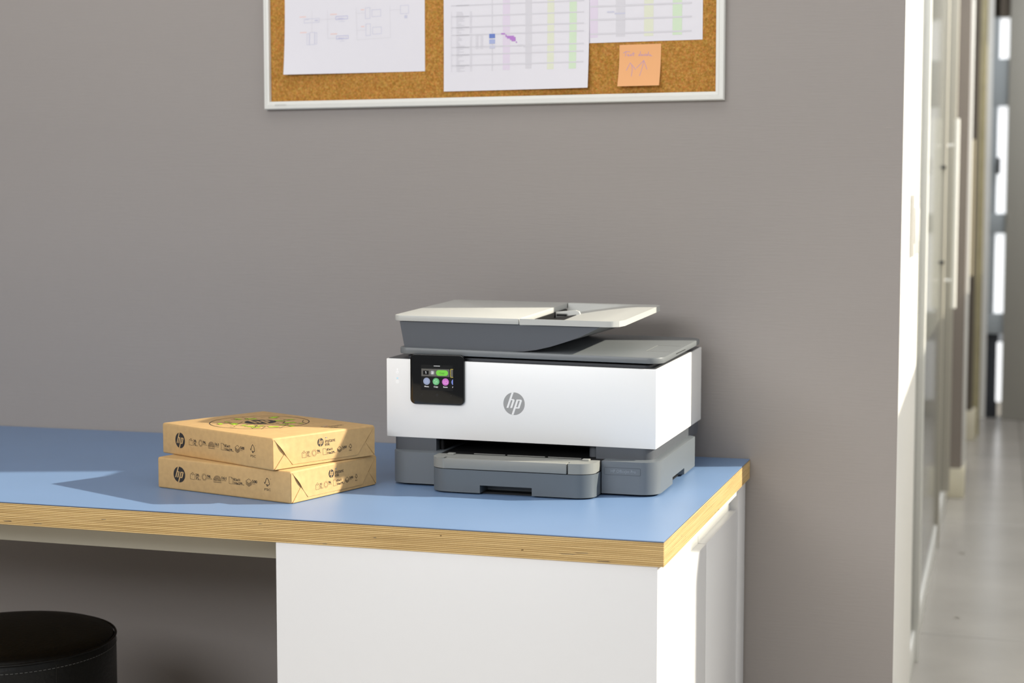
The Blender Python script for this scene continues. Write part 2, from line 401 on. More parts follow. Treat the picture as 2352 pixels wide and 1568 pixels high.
for y, z, w in ((-.65, .733, .010), (-.655, .736, .004), (-.62, .727, .003), (-.45, .742, .003), (-.42, .738, .003), (-.405, .733, .004), (-.34, .7165, .02), (-.37, .7172, .012)):
    add_prism(bm, [(y-w/2, z), (y+w/2, z-.0006), (y+w/2, z+.0006)], -.0001, .00015, 'X')
finish('plywood_voids', bm, M_dark_edge, WT)['kind'] = 'stuff'
box('apron_rail', -2.5, -.578, -.63, -.60, .656, .7147, M_steel, WT, .002)
box('leg_panel', -2.58, -2.54, -.74, -.03, 0, .7147, M_cab, WT, .001)

# ------------------------------------------------------------------ cabinet
CB = thing('cabinet', 'white cabinet with finger grip doors under the right worktop end', 'cabinet', (-.29, -.39, 0))
box('carcass', -.5745, -.0265, -.755, -.004, .004, .7145, M_cab_in, CB)
box('front_panel', -.5765, -.0085, -.772, -.755, .002, .7145, M_cab, CB, .0012)
box('top_rail', -.0265, -.0090, -.7545, -.004, .698, .7145, M_cab, CB, .001)
box('grip_channel', -.0262, -.0225, -.7545, -.3955, .660, .698, M_cab_in, CB)
box('grip_channel', -.0262, -.0225, -.3930, -.0850, .660, .698, M_cab_in, CB)
for (ya, yb) in ((-.752, -.3958), (-.3928, -.0875)):
    d = box('door', -.0255, -.0090, ya, yb, .03, .6715, M_cab, CB, .0012)
box('plinth', -.0262, -.02, -.7545, -.085, .002, .03, M_cab_in, CB)
box('end_panel', -.0265, -.0075, -.0845, -.004, .002, .7145, M_cab, CB, .001)

# ------------------------------------------------------------------ stool
ST = thing('stool', 'round black leather stool standing under the blue worktop', 'stool', (-1.2, -.53, 0))
bm = bmesh.new()
R = .18
lathe(bm, [(R-.004, .02), (R, .05), (R, .44), (R-.001, .452), (R-.004, .4605)], -1.2, -.53, 72)
finish('side_cover', bm, M_leather, ST, ang=60)
bm = bmesh.new()
lathe(bm, [(R-.004, .458), (R-.006, .4635), (R-.012, .467), (R-.04, .4705), (R*.4, .474), (0, .475)], -1.2, -.53, 72)
finish('seat_cushion', bm, M_leather, ST, ang=60)
bm = bmesh.new()
add_tube(bm, [(-1.2+(R-.001)*math.cos(2*PI*k/72), -.53+(R-.001)*math.sin(2*PI*k/72), .4605) for k in range(73)], .0023, 8)
finish('piping', bm, M_leather, ST, ang=80)
bm = bmesh.new()
for k in range(150):
    a0 = 2*PI*k/150; a1 = a0 + 2*PI/150*.6
    add_tube(bm, [(-1.2+(R+.0004)*math.cos(q), -.53+(R+.0004)*math.sin(q), .447) for q in (a0, a1)], .0006, 5)
finish('stitching', bm, M_thread, ST, ang=80)['kind'] = 'stuff'
bm = bmesh.new(); lathe(bm, [(0, .002), (R-.03, .002), (R-.03, .02), (0, .02)], -1.2, -.53, 40); finish('base_plate', bm, M_black, ST)
bm = bmesh.new()
add_tube(bm, [(-1.2+R*math.cos(a_)*1.0005, -.53+R*math.sin(a_)*1.0005, z) for a_, z in ((-.55, .03), (-.55, .452))], .0012, 6)
finish('side_seam', bm, M_leather, ST)

# ------------------------------------------------------------------ paper reams
RL, RW, RH = .2815, .2140, .0500
def make_ream():
    r = thing('paper_ream', 'lower of the two kraft wrapped paper reams, lying on the blue worktop', 'paper ream', (-.6024, -.6627, .75), 'kraft wrapped paper reams', -.2725, world=False)
    # body: pillow-soft long edges
    bm = bmesh.new(); add_box(bm, -RL, 0, 0, RW, 0, RH)
    bmesh.ops.recalc_face_normals(bm, faces=bm.faces)
    es = [e for e in bm.edges]
    bmesh.ops.bevel(bm, geom=es, offset=.0032, segments=3, profile=.5, affect='EDGES', clamp_overlap=True)
    finish('wrapper', bm, M_kraft, r, ang=60)
    h = RH
    fl_ = prism('side_flap', [(.0012, .0015), (.0232, .0245), (.0030, .0470), (.0010, .0460)], -.0005, .0007, M_kraft, r, 'X', .0002, 1)
    prism('side_flap', [(RW-.0012, .0020), (RW-.0010, .0460), (RW-.0030, .0470), (RW-.0215, .0240)], -.0005, .0007, M_kraft, r, 'X', .0002, 1)
    prism('bottom_flap', [(.0035, .0010), (.0990, .0010), (.0995, .0200), (.0238, .0245)], -.0005, .0012, M_kraft, r, 'X', .0003, 1)
    prism('bottom_flap', [(.0985, .0010), (RW-.0030, .0010), (RW-.0215, .0240), (.0985, .0200)], -.0005, .0009, M_kraft, r, 'X', .0003, 1)
    # top flap folded down over the end, lifting a little at its left edge
    bm = bmesh.new()
    nt_ = 10
    def edge(t):      # t 0 top .. 1 bottom
        return .0030 + (.0385-.0030)*t, RW-.0030 + (.1735-RW+.0030)*t
    top, back = [], []
    for i in range(nt_+1):
        t = i/nt_; a_, b_ = edge(t); z = (h-.0028) + (.0058-h+.0028)*t
        row, rb = [], []
        for k in range(13):
            s = k/12; w = a_ + (b_-a_)*s
            lift = .0020 + .0024*math.exp(-(s/.05)**2)*math.sin(PI*min(1, t*1.35))**2 - .0010*(1-t)*(s < 2)
            row.append(bm.verts.new((lift, w, z))); rb.append(bm.verts.new((lift-.0006, w, z)))
        top.append(row); back.append(rb)
    for i in range(nt_):
        for k in range(12):
            bm.faces.new((top[i][k], top[i][k+1], top[i+1][k+1], top[i+1][k])); bm.faces.new((back[i][k], back[i+1][k], back[i+1][k+1], back[i][k+1]))
    for k in range(12):
        for i in (0, nt_): bm.faces.new((top[i][k], top[i][k+1], back[i][k+1], back[i][k]))
    for i in range(nt_):
        for k in (0, 12): bm.faces.new((top[i][k], top[i+1][k], back[i+1][k], back[i][k]))
    tf = finish('top_flap', bm, M_kraft, r, ang=50)

    # long side print (u along the long side from its left end, v up)
    a = Art(); K = M_ink
    emblem(a, .0487, .0253, .0127, K, M_kraft)
    lw = .00042
    a.stroke([(.0760, .0287), (.0727, .0287), (.0727, .0204), (.0820, .0201), (.0826, .0284), (.0797, .0287)], lw, K); a.ring(.0778, .0292, .0020, lw, K, n=14)
    a.stroke([(.0778, .0300), (.0778, .0290)], lw*.8, K)
    a.text('20', .0842, .0258, .0062, K, width=.0068, bold=.0002); a.text('lb', .0914, .0258, .0022, K)
    a.text('75', .0842, .0203, .0062, K, width=.0066, bold=.0002); a.text('g/m2', .0912, .0203, .0020, K)
    def sun_icon(cu, cv, r0, w):
        a_.ring(cu, cv, r0, w, K, n=20)
        for k in range(20):
            q = 2*PI*k/20; a_.stroke([(cu + (r0+.0010)*math.cos(q), cv + (r0+.0010)*math.sin(q)), (cu + (r0+.0020)*math.cos(q), cv + (r0+.0020)*math.sin(q))], w, K)
    a_ = a
    sun_icon(.1029, .0259, .0038, lw)
    a.text('96', .1092, .0258, .0064, K, width=.0070, bold=.0002); a.text('BRIGHTNESS', .1090, .0236, .0018, K, width=.0106)
    for k in range(5): a.ring(.1308, .0224, .0016 + k*.0016, .0006, K, n=14, a0=0, a1=PI)
    a.stroke([(.1228, .0203), (.1390, .0203)], .0007, K)
    a.text('161', .1404, .0258, .0064, K, width=.0092, bold=.0002); a.text('WHITENESS', .1404, .0236, .0018, K, width=.0092)
    a.stroke([(.1556, .0310), (.1612, .0310), (.1636, .0288), (.1634, .0204), (.1556, .0207)], lw, K, closed=True); a.stroke([(.1612, .0310), (.1613, .0289), (.1636, .0288)], lw, K)
    a.text('8.5x11', .1651, .0260, .0058, K, width=.0130, bold=.0002)
    a.text('216x279', .1650, .0203, .0058, K, width=.0178, bold=.0002); a.text('mm', .1832, .0203, .0026, K)
    for k in range(5):
        dz = -.0012*k
        pts = [(.1907, .0277+dz), (.1967, .0243+dz), (.2027, .0277+dz)]
        a.stroke(pts, lw, K)
    a.stroke([(.1907, .0279), (.1967, .0316), (.2027, .0279), (.1967, .0243)], lw*1.1, K, closed=True)
    a.text('500', .2037, .0260, .0064, K, width=.0100, bold=.0002); a.text('SHEETS', .2037, .0238, .0018, K, width=.0060)
    def tree(cu, cv, s, w):
        a_.stroke([(cu + x*s, cv + y*s) for x, y in ((-.72, .12), (-.55, -.18), (-.42, .22), (-.2, .75), (0, 1.0), (.22, .86), (.36, .62), (.55, .38), (.52, .14), (.66, -.06), (.62, -.28), (.40, -.40), (.16, -.36), (.16, -.62), (.26, -.62))], w, K)
        a_.stroke([(cu + x*s, cv + y*s) for x, y in ((-.28, -.36), (-.06, -.30), (-.06, -.62), (.26, -.62))], w, K)
    tree(.2340, .0284, .0076, .0009); a.ring(.2415, .0350, .0005, .0002, K, n=8)
    a.text('FSC', .2292, .0165, .0050, K, width=.0124)
    a.build('side_print', lambda u, v, hh: (u - RL, -hh, v), r)
    # end print on the folded flap
    a = Art(); a_ = a
    a.poly([(.0959 + .0063*math.cos(2*PI*k/30), .0345 + .0066*math.sin(2*PI*k/30)) for k in range(30)], K)
    a.items.pop()
    emblem(a, .0959, .0343, .0066, K, M_kraft, ru=.0063)
    a.text('instant', .1055, .0328, .0082, K, width=.0212); a.text('ink', .1055, .0276, .0082, K, width=.0098)
    for k, c in enumerate((M_ink, M_cyan, M_magenta, M_yellow)): a.disc(.1062 + k*.0016, .0404, .0006, c, n=10)
    a.stroke([(.0596, .0218), (.0574, .0218), (.0576, .0141), (.0656, .0138), (.0656, .0216), (.0632, .0217)], lw*.8, K); a.ring(.0614, .0226, .0018, lw*.8, K, n=14)
    a.text('20', .0668, .0192, .0056, K, width=.0056); a.text('75', .0668, .0140, .0056, K, width=.0052); a.text('g/m2', .0722, .0140, .0018, K)
    sun_icon(.0823, .0188, .0036, lw*.8)
    a.text('96', .0884, .0192, .0058, K, width=.0060, bold=.00015); a.text('BRIGHTNESS', .0884, .0174, .0016, K, width=.0080)
    a.stroke([(.1003, .0234), (.1056, .0232), (.1078, .0214), (.1074, .0137), (.1005, .0140)], lw*.8, K, closed=True)
    a.text('8.5x11', .1090, .0196, .0052, K, width=.0112, bold=.00015); a.text('216x279', .1092, .0140, .0052, K, width=.0150, bold=.00015); a.text('mm', .1245, .0140, .0022, K)
    for k in range(4):
        dz = -.0010*k; a.stroke([(.1305, .0202+dz), (.1352, .0172+dz), (.1400, .0198+dz)], lw*.9, K)
    a.stroke([(.1305, .0204), (.1354, .0236), (.1400, .0200), (.1352, .0172)], lw, K, closed=True)
    a.text('500', .1412, .0194, .0056, K, width=.0092, bold=.00015); a.text('SHEETS', .1412, .0176, .0016, K, width=.0055)
    tree(.1585, .0208, .0042, .0006); a.text('FSC', .1558, .0138, .0030, K, width=.0062)
    a.build('end_print', lambda u, v, hh: (.0020 - .0010*(1 - max(0, min(1, (RH-.0028-v)/(RH-.0086)))) + hh, u, v), tf, .00025)
    # round picture on the top: u along the short side, v towards the far left end
    a = Art(); G = M_green; B = M_ink; S_ = M_ink_soft
    cu, cs = .110, .116
    a.ring(cu, -cs, .081, .0014, B, n=72)
    emblem(a, cu+.004, -cs+.003, .026, B, M_kraft, ru=.026)
    rnd = random.Random(3)
    for s, w, sz in ((.0853, .0529, .010), (.0575, .1112, .011), (.0717, .1273, .014), (.085, .1665, .014), (.1024, .0681, .014), (.1279, .0684, .009), (.1457, .0677, .012), (.1642, .0623, .010),
                     (.1776, .0884, .013), (.1255, .1435, .012), (.1573, .1396, .014), (.1269, .1646, .011), (.1917, .1141, .010), (.1773, .1461, .007), (.1538, .0804, .009), (.17, .115, .009), (.075, .075, .008)):
        q = rnd.uniform(0, PI)
        pts = [(w + sz*.85*math.cos(q + dq)*f, -s + sz*.85*math.sin(q + dq)*f) for dq, f in ((0, 1), (1.1, .75), (PI, 1.05), (PI+1.1, .8))]
        a.poly(pts, G); a.stroke(pts[:3], .0007, B, 1)
        e = rnd.uniform(0, 2*PI); a.stroke([(w, -s), (w + sz*1.1*math.cos(e), -s + sz*1.1*math.sin(e))], .0007, S_, 1)
    for p0, p1, p2 in (((.0613, .1162), (.0792, .1022), (.094, .092)), ((.051, .1698), (.0801, .1473), (.083, .135)), ((.0584, .1841), (.0805, .1663), (.078, .150)), ((.084, .1985), (.1271, .1687), (.130, .150)),
                       ((.1265, .1553), (.1457, .1383), (.150, .120)), ((.1500, .188), (.160, .165), (.175, .150)), ((.045, .075), (.062, .090), (.075, .088)), ((.13, .045), (.128, .06), (.12, .075))):
        a.stroke([(x, -y) for x, y in (p0, p1, p2)], .0010, B)
    for k in range(46):
        q = rnd.uniform(0, 2*PI); d = rnd.uniform(.034, .074); u, v = cu + d*math.cos(q), -cs + d*math.sin(q); e = rnd.uniform(0, PI); L_ = rnd.uniform(.002, .008)
        a.stroke([(u, v), (u + L_*math.cos(e), v + L_*math.sin(e))], rnd.uniform(.0005, .0012), rnd.choice((B, S_)))
    for k in range(14):
        q = rnd.uniform(0, 2*PI); d = rnd.uniform(.034, .074); a.ring(cu + d*math.cos(q), -cs + d*math.sin(q), rnd.uniform(.0012, .003), .0005, S_, n=10)
    a.build('top_print', lambda u, v, hh: (-v - RL, u, RH + hh), r)
    a = Art()
    a.text('instant', .1400, -.2450, .0110, S_, width=.040); a.text('ink', .1400, -.2590, .0110, S_, width=.019)
    for k, c in enumerate((M_ink, M_cyan, M_magenta, M_yellow)): a.disc(.1420 + k*.0055, -.2335, .0016, c, n=10)
    a.build('top_lettering', lambda u, v, hh: (-v - RL, u, RH + hh), r)
    return r
ream = make_ream()
def dup(root, loc, rz, label):
    r = root.copy(); COL.objects.link(r); r.location = loc; r.rotation_euler = (0, 0, rz); r['label'] = label
    for ch in list(root.children):
        c = ch.copy(); COL.objects.link(c); c.parent = r
        for g in ch.children:
            d = g.copy(); COL.objects.link(d); d.parent = c
    return r
ream2 = dup(ream, (-.6314, -.6646, .8001), -.434, 'upper kraft wrapped paper ream with round green picture, lying on the other ream')

# ------------------------------------------------------------------ printer
PR = thing('printer', 'white and grey multifunction printer with small touch screen on the blue worktop', 'printer', (-.31, -.25, .75))
def ul(x): return (x + .54)/.454                                    # 0 left .. 1 right
def vb(y): return (y + .42)/.395                                    # 0 front .. 1 back
# base with a bay for the tray, low notch in its right side, rubber feet
bay0, bay1 = -.4385, -.1672
def base_outline(notch):
    o = [(-.4385, -.448), (-.4385, -.300), (-.1672, -.300), (-.1672, -.448)]
    rc = .030
    o += [(-.077-rc + rc*math.cos(q), -.448+rc + rc*math.sin(q)) for q in [(-PI/2) + PI/2*k/8 for k in range(9)]]
    if notch: o += [(-.077, -.330), (-.090, -.326), (-.090, -.234), (-.077, -.230)]
    o += [(-.077, -.133), (-.087, -.123), (-.515, -.123), (-.525, -.133)]
    o += [(-.525+rc + rc*math.cos(q), -.448+rc + rc*math.sin(q)) for q in [PI + PI/2*k/8 for k in range(9)]]
    return o
bm = bmesh.new()
add_prism(bm, base_outline(True), .7535, .7645); add_prism(bm, base_outline(False), .7645, lambda x, y: .8045 + .003*(y+.448))
finish('base', bm, M_pbase, PR)
for x, y in ((-.50, -.40), (-.10, -.40), (-.50, -.15), (-.10, -.15)):
    bm = bmesh.new(); lathe(bm, [(0, .7501), (.011, .7501), (.012, .752), (.012, .7540), (0, .7540)], x, y, 20); finish('foot', bm, M_rubber, PR)
prism('base_plinth', rrect(-.515, -.087, -.436, -.135, .02), .7512, .7536, M_black, PR)
# badge sunk in the right of the base
def ring_plate(bm, x0, x1, z0, z1, r, w, y0, y1):
    out = rrect(x0, x1, z0, z1, r); inn = rrect(x0+w, x1-w, z0+w, z1-w, r-w)
    n = len(out)
    def V(l, y): return [bm.verts.new((a_, y, b_)) for a_, b_ in l]
    A, B, C_, D = V(out, y0), V(inn, y0), V(out, y1), V(inn, y1)
    for i in range(n):
        j = (i+1) % n
        bm.faces.new((A[i], A[j], B[j], B[i])); bm.faces.new((A[i], A[j], C_[j], C_[i])); bm.faces.new((B[i], B[j], D[j], D[i])); bm.faces.new((C_[i], C_[j], D[j], D[i]))
bm = bmesh.new(); ring_plate(bm, -.1665+.0035, -.1045, .7835, .7952, .0018, .00045, -.4483, -.4475)
finish('badge_border', bm, M_pdark, PR)
a = Art(); M_badge = mat('badge_lettering', '8a9198', .5)
a.text('HP OfficeJet Pro', -.1520, .7872, .0068, M_badge, width=.0400)
a.build('badge_lettering', lambda u, v, hh: (u, -.4480-hh, v), PR)
# paper tray with finger notch, and the grey output cover on top of it
def tray_outline(f0, rc, slots=False, notch=False, back=-.31):
    x0, x1 = -.4368, -.1690
    o = []
    o += [(x0+rc + rc*math.cos(q), f0+rc*.8 + rc*.8*math.sin(q)) for q in [PI + PI/2*k/8 for k in range(9)]]
    if notch: o += [(-.3520, f0), (-.3500, f0+.034), (-.2680, f0+.034), (-.2665, f0)]
    if slots: o += [(-.4140, f0), (-.4140, f0+.016), (-.4128, f0+.016), (-.4128, f0-.0007), (-.2092, f0-.0007), (-.2092, f0+.016), (-.2080, f0+.016), (-.2080, f0)]
    o += [(x1-rc + rc*math.cos(q), f0+rc*.8 + rc*.8*math.sin(q)) for q in [-PI/2 + PI/2*k/8 for k in range(9)]]
    o += [(x1, back), (x0, back)]
    return o
bm = bmesh.new()
add_prism(bm, tray_outline(-.500, .032, notch=True), .7525, .7650); add_prism(bm, tray_outline(-.500, .032), .7650, .7886)
finish('paper_tray', bm, M_ptray, PR)
prism('tray_gasket', tray_outline(-.4985, .031), .7880, .7900, M_black, PR)
prism('tray_foot', rrect(-.430, -.176, -.487, -.32, .01), .7502, .7530, M_black, PR)
bm = bmesh.new()
x0, x1, f0, rc, yk = -.4368, -.1690, -.5005, .032, -.4845
arcl = [(x0+rc + rc*math.cos(q), f0+rc*.8 + rc*.8*math.sin(q)) for q in [PI + .3844 + (PI/2-.3844)*k/8 for k in range(9)]]
arcl2 = [(x0+rc + rc*math.cos(q), f0+rc*.8 + rc*.8*math.sin(q)) for q in [PI + .3844*k/3 for k in range(4)]]
arcr = [(x0+x1-x, y) for x, y in reversed(arcl)]; arcr2 = [(x0+x1-x, y) for x, y in reversed(arcl2)]
add_prism(bm, arcl + [(-.4140, f0), (-.4140, yk)], .7897, .8060)
add_prism(bm, [(-.2080, yk), (-.2080, f0)] + arcr, .7897, .8060)
add_prism(bm, arcl2 + arcr2 + [(x1, -.452), (x0, -.452)], .7897, .8060)
tc_ = finish('output_cover', bm, M_pmid, PR)
prism('output_flap', [(-.4112, -.5010), (-.2104, -.5010), (-.2104, -.4846), (-.4112, -.4846)], .7897, .8060, M_pmid, tc_, bw=.0010)
for x in (-.4130, -.1890): prism('output_clip', rrect(x-.006, x+.006, -.466, -.454, .002), .8055, .8085, M_pmid, PR, bw=.0006)
box('output_bed', -.4385, -.1672, -.452, -.20, .7900, .8035, M_black, PR)
for x0_, x1_ in ((-.385, -.332), (-.328, -.265), (-.260, -.205)): box('bed_rib', x0_, x1_, -.4300, -.4288, .8034, .8046, M_pmid, PR)
# neck with the dark output mouth
def zb(x, y): return .8252 - .0030*ul(x)
def zt(x, y): return .9549 - .0064*ul(x) + .0050*vb(y)
rc = .020
neck = [(-.4535, -.4198), (-.4535, -.30), (-.1833, -.30), (-.1833, -.4198)]
neck += [(-.0900-rc + rc*math.cos(q), -.4198+rc + rc*math.sin(q)) for q in [-PI/2 + PI/2*k/8 for k in range(9)]]
neck += [(-.0900, -.036), (-.5262, -.036)]
neck += [(-.5262+.006 + .006*math.cos(q), -.4198+.006 + .006*math.sin(q)) for q in [PI + PI/2*k/4 for k in range(5)]]
prism('neck', neck, lambda x, y: .8035 - .004*(y > -.12), lambda x, y: zb(x, y) + .004, M_pdark, PR)
box('output_mouth', -.4540, -.1828, -.302, -.28, .8036, .826, M_black, PR)
for k in range(9):
    x = -.405 + k*.024
    bm = bmesh.new(); add_tube(bm, [(x-.007, -.312, .8125), (x+.007, -.312, .8125)], .006, 10); finish('exit_roller', bm, M_pdeck, PR)
prism('mouth_cheek', rrect(-.199, -.1835, -.405, -.30, .006), .8036, .8255, M_pdark, PR)
prism('mouth_cheek', rrect(-.4533, -.445, -.405, -.30, .004), .8036, .8255, M_black, PR)
# white housing and the dark deck on it
prism('housing', [(-.5400, -.4208), (-.0862, -.4208), (-.0862, -.0257), (-.5400, -.0257)], zb, zt, M_pwhite, PR, bw=.0011)
bm = bmesh.new()
add_prism(bm, rrect(-.5375, -.0885, -.4180, -.0290, .003), lambda x, y: zt(x, y) - .003, lambda x, y: zt(x, y) + .0006)
add_prism(bm, rrect(-.5100, -.0990, -.4060, -.0800, .010), lambda x, y: zt(x, y) + .0004, lambda x, y: zt(x, y) + .0045)
bevel(bm, .0015, 1)
finish('top_deck', bm, M_pdeck, PR)
prism('lid_gap_filler', rrect(-.505, -.104, -.398, -.090, .012), lambda x, y: zt(x, y), lambda x, y: zt(x, y) + .0085, M_black, PR)  # black filler, paints in the dark gap between deck and lid
# scanner lid
def lb(x, y): return .9630 - .0064*ul(x) + .0085*vb(y)
def lt(x, y): return .9738 - .0075*ul(x) + .0085*vb(y)
lo_ = rrect(-.5215, -.0780, -.4175, -.0750, (.016, .026, .020, .012), 8)
lid = prism('scanner_lid', lo_, lb, lt, M_plid, PR, bw=.0015)
bm = bmesh.new()
for x0_, x1_, y0_, y1_ in ((-.1245, -.1240, -.322, -.228), (-.124, -.084, -.3225, -.3215), (-.124, -.084, -.2285, -.2275)):
    add_prism(bm, [(x0_, y0_), (x1_, y0_), (x1_, y1_), (x0_, y1_)], lambda x, y: lt(x, y) - .0003, lambda x, y: lt(x, y) + .0003)
finish('lid_mark', bm, M_pmid, lid)
prism('lid_slot', [(-.3044, .9637), (-.2255, .9646), (-.2255, .9655), (-.3044, .9646)], -.0795, -.0776, M_black, lid, 'X')
# document feeder: slate body, light cover, light input tray with a bowl
prof = [(-.5195, 1.0160), (-.5110, .9716), (-.3250, .9705), (-.3050, .9712), (-.2850, .9740), (-.2620, .9795), (-.2380, .9872), (-.2140, .9957), (-.1900, 1.0072), (-.1760, 1.0150)]
bm = bmesh.new()
add_prism(bm, prof, -.4120, -.4050, 'Y'); add_prism(bm, prof, -.1200, -.1130, 'Y')
add_prism(bm, [(-.5195, 1.0160), (-.5110, .9716), (-.3250, .9705), (-.3050, .9712), (-.2850, .9740), (-.2620, .9795), (-.2380, .9872), (-.2240, .9920), (-.2300, .9960), (-.3300, .9990), (-.3310, 1.0160)], -.4050, -.1200, 'Y')
add_prism(bm, [(-.2240, .9915), (-.2140, .9957), (-.1900, 1.0072), (-.1760, 1.0150), (-.2000, 1.0120)], -.4050, -.1200, 'Y')
finish('feeder_body', bm, M_pdark, PR)
def ft(x, y): return 1.0264 - .0040*((x+.53)/.384) + .0100*((y+.417)/.317)
prism('feeder_cover', rrect(-.5300, -.3133, -.4170, -.1000, (.014, 0, 0, .014)), lambda x, y: ft(x, y) - .0094, ft, M_plight, PR, bw=.0010)
# input tray as a height field
bm = bmesh.new()
X0, NX = -.3119, 34
YS = [-.4170, -.4162, -.4150, -.4138, -.4132, -.4060] + [-.4060 + (.2780)*k/14 for k in range(1, 15)] + [-.1240, -.1190, -.1145, -.1135, -.1125, -.1040, -.1000]
def xmax(y):
    f = y + .4170; b = -.1000 - y; x = -.1448
    if f < .026: x -= .026 - math.sqrt(max(0, .026**2 - (.026-f)**2))
    if b < .014: x -= .014 - math.sqrt(max(0, .014**2 - (.014-b)**2))
    return x
def sstep(a_, b_, t): t = max(0, min(1, (t-a_)/(b_-a_))); return t*t*(3-2*t)
def ftop(x, y):
    inside = sstep(-.4140, -.4110, y)*(1 - sstep(-.1180, -.1128, y))
    s = max(0, min(1, (x - X0)/.135))
    return ft(x, y) - inside*.0185*(1-s)**1.35
up_, dn_ = [], []
for y in YS:
    ru, rd = [], []
    for i in range(NX+1):
        x = X0 + (xmax(y)-X0)*i/NX; z = ftop(x, y)
        ru.append(bm.verts.new((x, y, z))); rd.append(bm.verts.new((x, y, min(z - .0020, ft(x, y) - .0094))))
    up_.append(ru); dn_.append(rd)
for j in range(len(YS)-1):
    for i in range(NX):
        bm.faces.new((up_[j][i], up_[j][i+1], up_[j+1][i+1], up_[j+1][i])); bm.faces.new((dn_[j][i], dn_[j+1][i], dn_[j+1][i+1], dn_[j][i+1]))
    for i in (0, NX): bm.faces.new((up_[j][i], up_[j+1][i], dn_[j+1][i], dn_[j][i]))
for i in range(NX):
    for j in (0, len(YS)-1): bm.faces.new((up_[j][i], up_[j][i+1], dn_[j][i+1], dn_[j][i]))
itray = finish('feeder_tray', bm, M_plight, PR, ang=28)
# dark feed gap under the cover edge, sliding paper guide
bm = bmesh.new()
add_prism(bm, [(-.3330, -.4040), (-.3110, -.4040), (-.3110, -.1250), (-.3330, -.1250)], 1.0000, lambda x, y: ft(x, y) - .0096)
add_prism(bm, [(-.3112, -.4090), (-.2620, -.4090), (-.2700, -.2150), (-.3112, -.2000)], lambda x, y: ftop(x, y) - .0005, lambda x, y: ftop(x, y) + .0008)
finish('feed_gap', bm, M_black, PR)
gd = prism('paper_guide', [(-.3100, 1.0030), (-.2680, 1.0080), (-.2660, 1.0195), (-.2680, 1.0245), (-.2740, 1.0265), (-.3100, 1.0235)], -.2050, -.1980, M_plight, PR, 'Y', .0010)
bm = bmesh.new()
sl = rrect(-.3090, -.2880, 1.0150, 1.0207, .0026)
add_prism(bm, sl, -.2062, -.2049, 'Y'); finish('guide_slot', bm, M_pmid, gd)
bm = bmesh.new(); add_prism(bm, rrect(-.3076, -.2894, 1.0164, 1.0193, .0014), -.2068, -.2061, 'Y'); finish('guide_hole', bm, M_black, gd)
# control panel with touch screen
cp = prism('control_panel', rrect(-.4963, -.4031, .8815, .9638, .0085, 8), -.4262, -.4190, M_blackgloss, PR, 'Y', .0012, 3)
E_ = lambda n, c, s=.6: mat(n, c, .4, emit=s*.4)
M_s_bg = mat('screen_black', '141414', .15, emit=.15); M_s_bar = E_('screen_bar', '56544f', .5); M_s_sq = mat('screen_square', '050505', .2)
M_s_white = E_('screen_white', 'e8e8e8', .8); M_s_green = E_('screen_green', '6abf3a', .7); M_s_dgreen = mat('screen_dark_green', '2c5a1a', .4); M_s_yel = E_('screen_yellow', 'b9a83a', .6)
M_s_blue = E_('screen_slate', '8791ab', .7); M_s_cgreen = E_('screen_leaf', '55a068', .7); M_s_pink = E_('screen_pink', 'b964b4', .7); M_s_ind = E_('screen_indigo', '6f7fc4', .7)
M_s_lt = E_('screen_pale_blue', 'b6c4e6', .7); M_s_lg = E_('screen_pale_green', 'a0dca8', .7); M_s_lp = E_('screen_pale_pink', 'e6a6dc', .7); M_s_grey = E_('screen_grey', '77777a', .5); M_s_dim = mat('panel_dim_icon', '3a3a3c', .3)
a = Art(); SX0, SX1, SZ0, SZ1 = -.4773, -.4218, .9050, .9464
a.rect(SX0, SX1, SZ0, SZ1, M_s_bg)
a.stroke([(-.4548, .9449), (-.4444, .9449)], .0007, M_s_white, 1)
a.rect(-.4765, -.4278, .9277, .9401, M_s_bar, 1)
a.rect(-.4735, -.4638, .9303, .9369, M_s_sq, 2); a.stroke([(-.4695, .9348), (-.4685, .9354), (-.4685, .9319)], .0007, M_s_white, 3)
a.disc(-.4572, .9338, .0042, M_s_grey, 2, n=20)
for k, (u0, u1, dx) in enumerate(((-.4592, -.4551, -.4580), (-.4592, -.4551, -.4562), (-.4592, -.4551, -.4577))):
    z = .9353 - k*.0015; a.rect(u0, u1, z-.0003, z+.0003, M_s_white, 3); a.disc(dx, z, .0007, M_s_white, 3, n=10)
pill = rrect(-.4510, -.4302, .9291, .9383, .0045); a.poly(pill, M_s_green, 2); a.text('Copy', -.4406, .9323, .0042, M_s_dgreen, 3, width=.0084, center=True)
a.stroke([(-.4218, .9402), (-.4254, .9402), (-.4260, .9396), (-.4260, .9277), (-.4254, .9271), (-.4218, .9271)], .0008, M_s_yel, 1)
a.rect(-.4255, -.4218, .9276, .9397, M_s_bar, 1)
a.disc(-.4674, .9195, .0059, M_s_blue, 1); a.disc(-.4511, .9194, .0059, M_s_cgreen, 1); a.disc(-.4348, .9192, .0059, M_s_pink, 1)
a.poly([(-.4218, .9240), (-.4234, .9225), (-.4243, .9208), (-.4246, .9192), (-.4243, .9174), (-.4234, .9158), (-.4218, .9145)], M_s_ind, 1)
for k in range(3): a.rect(-.4704, -.4644, .9213-k*.0021, .9217-k*.0021, M_s_lt, 2)
for k in (-1, 1):
    pass
a.stroke([(-.4524, .9217), (-.4545, .9217), (-.4545, .9163), (-.4512, .9163), (-.4512, .9168)], .0006, M_s_lg, 2)
a.stroke([(-.4530, .9220), (-.4504, .9228), (-.4482, .9205), (-.4482, .9172), (-.4512, .9172), (-.4524, .9180)], .0006, M_s_lg, 2, closed=True); a.disc(-.4504, .9195, .0011, M_s_lg, 2, n=12)
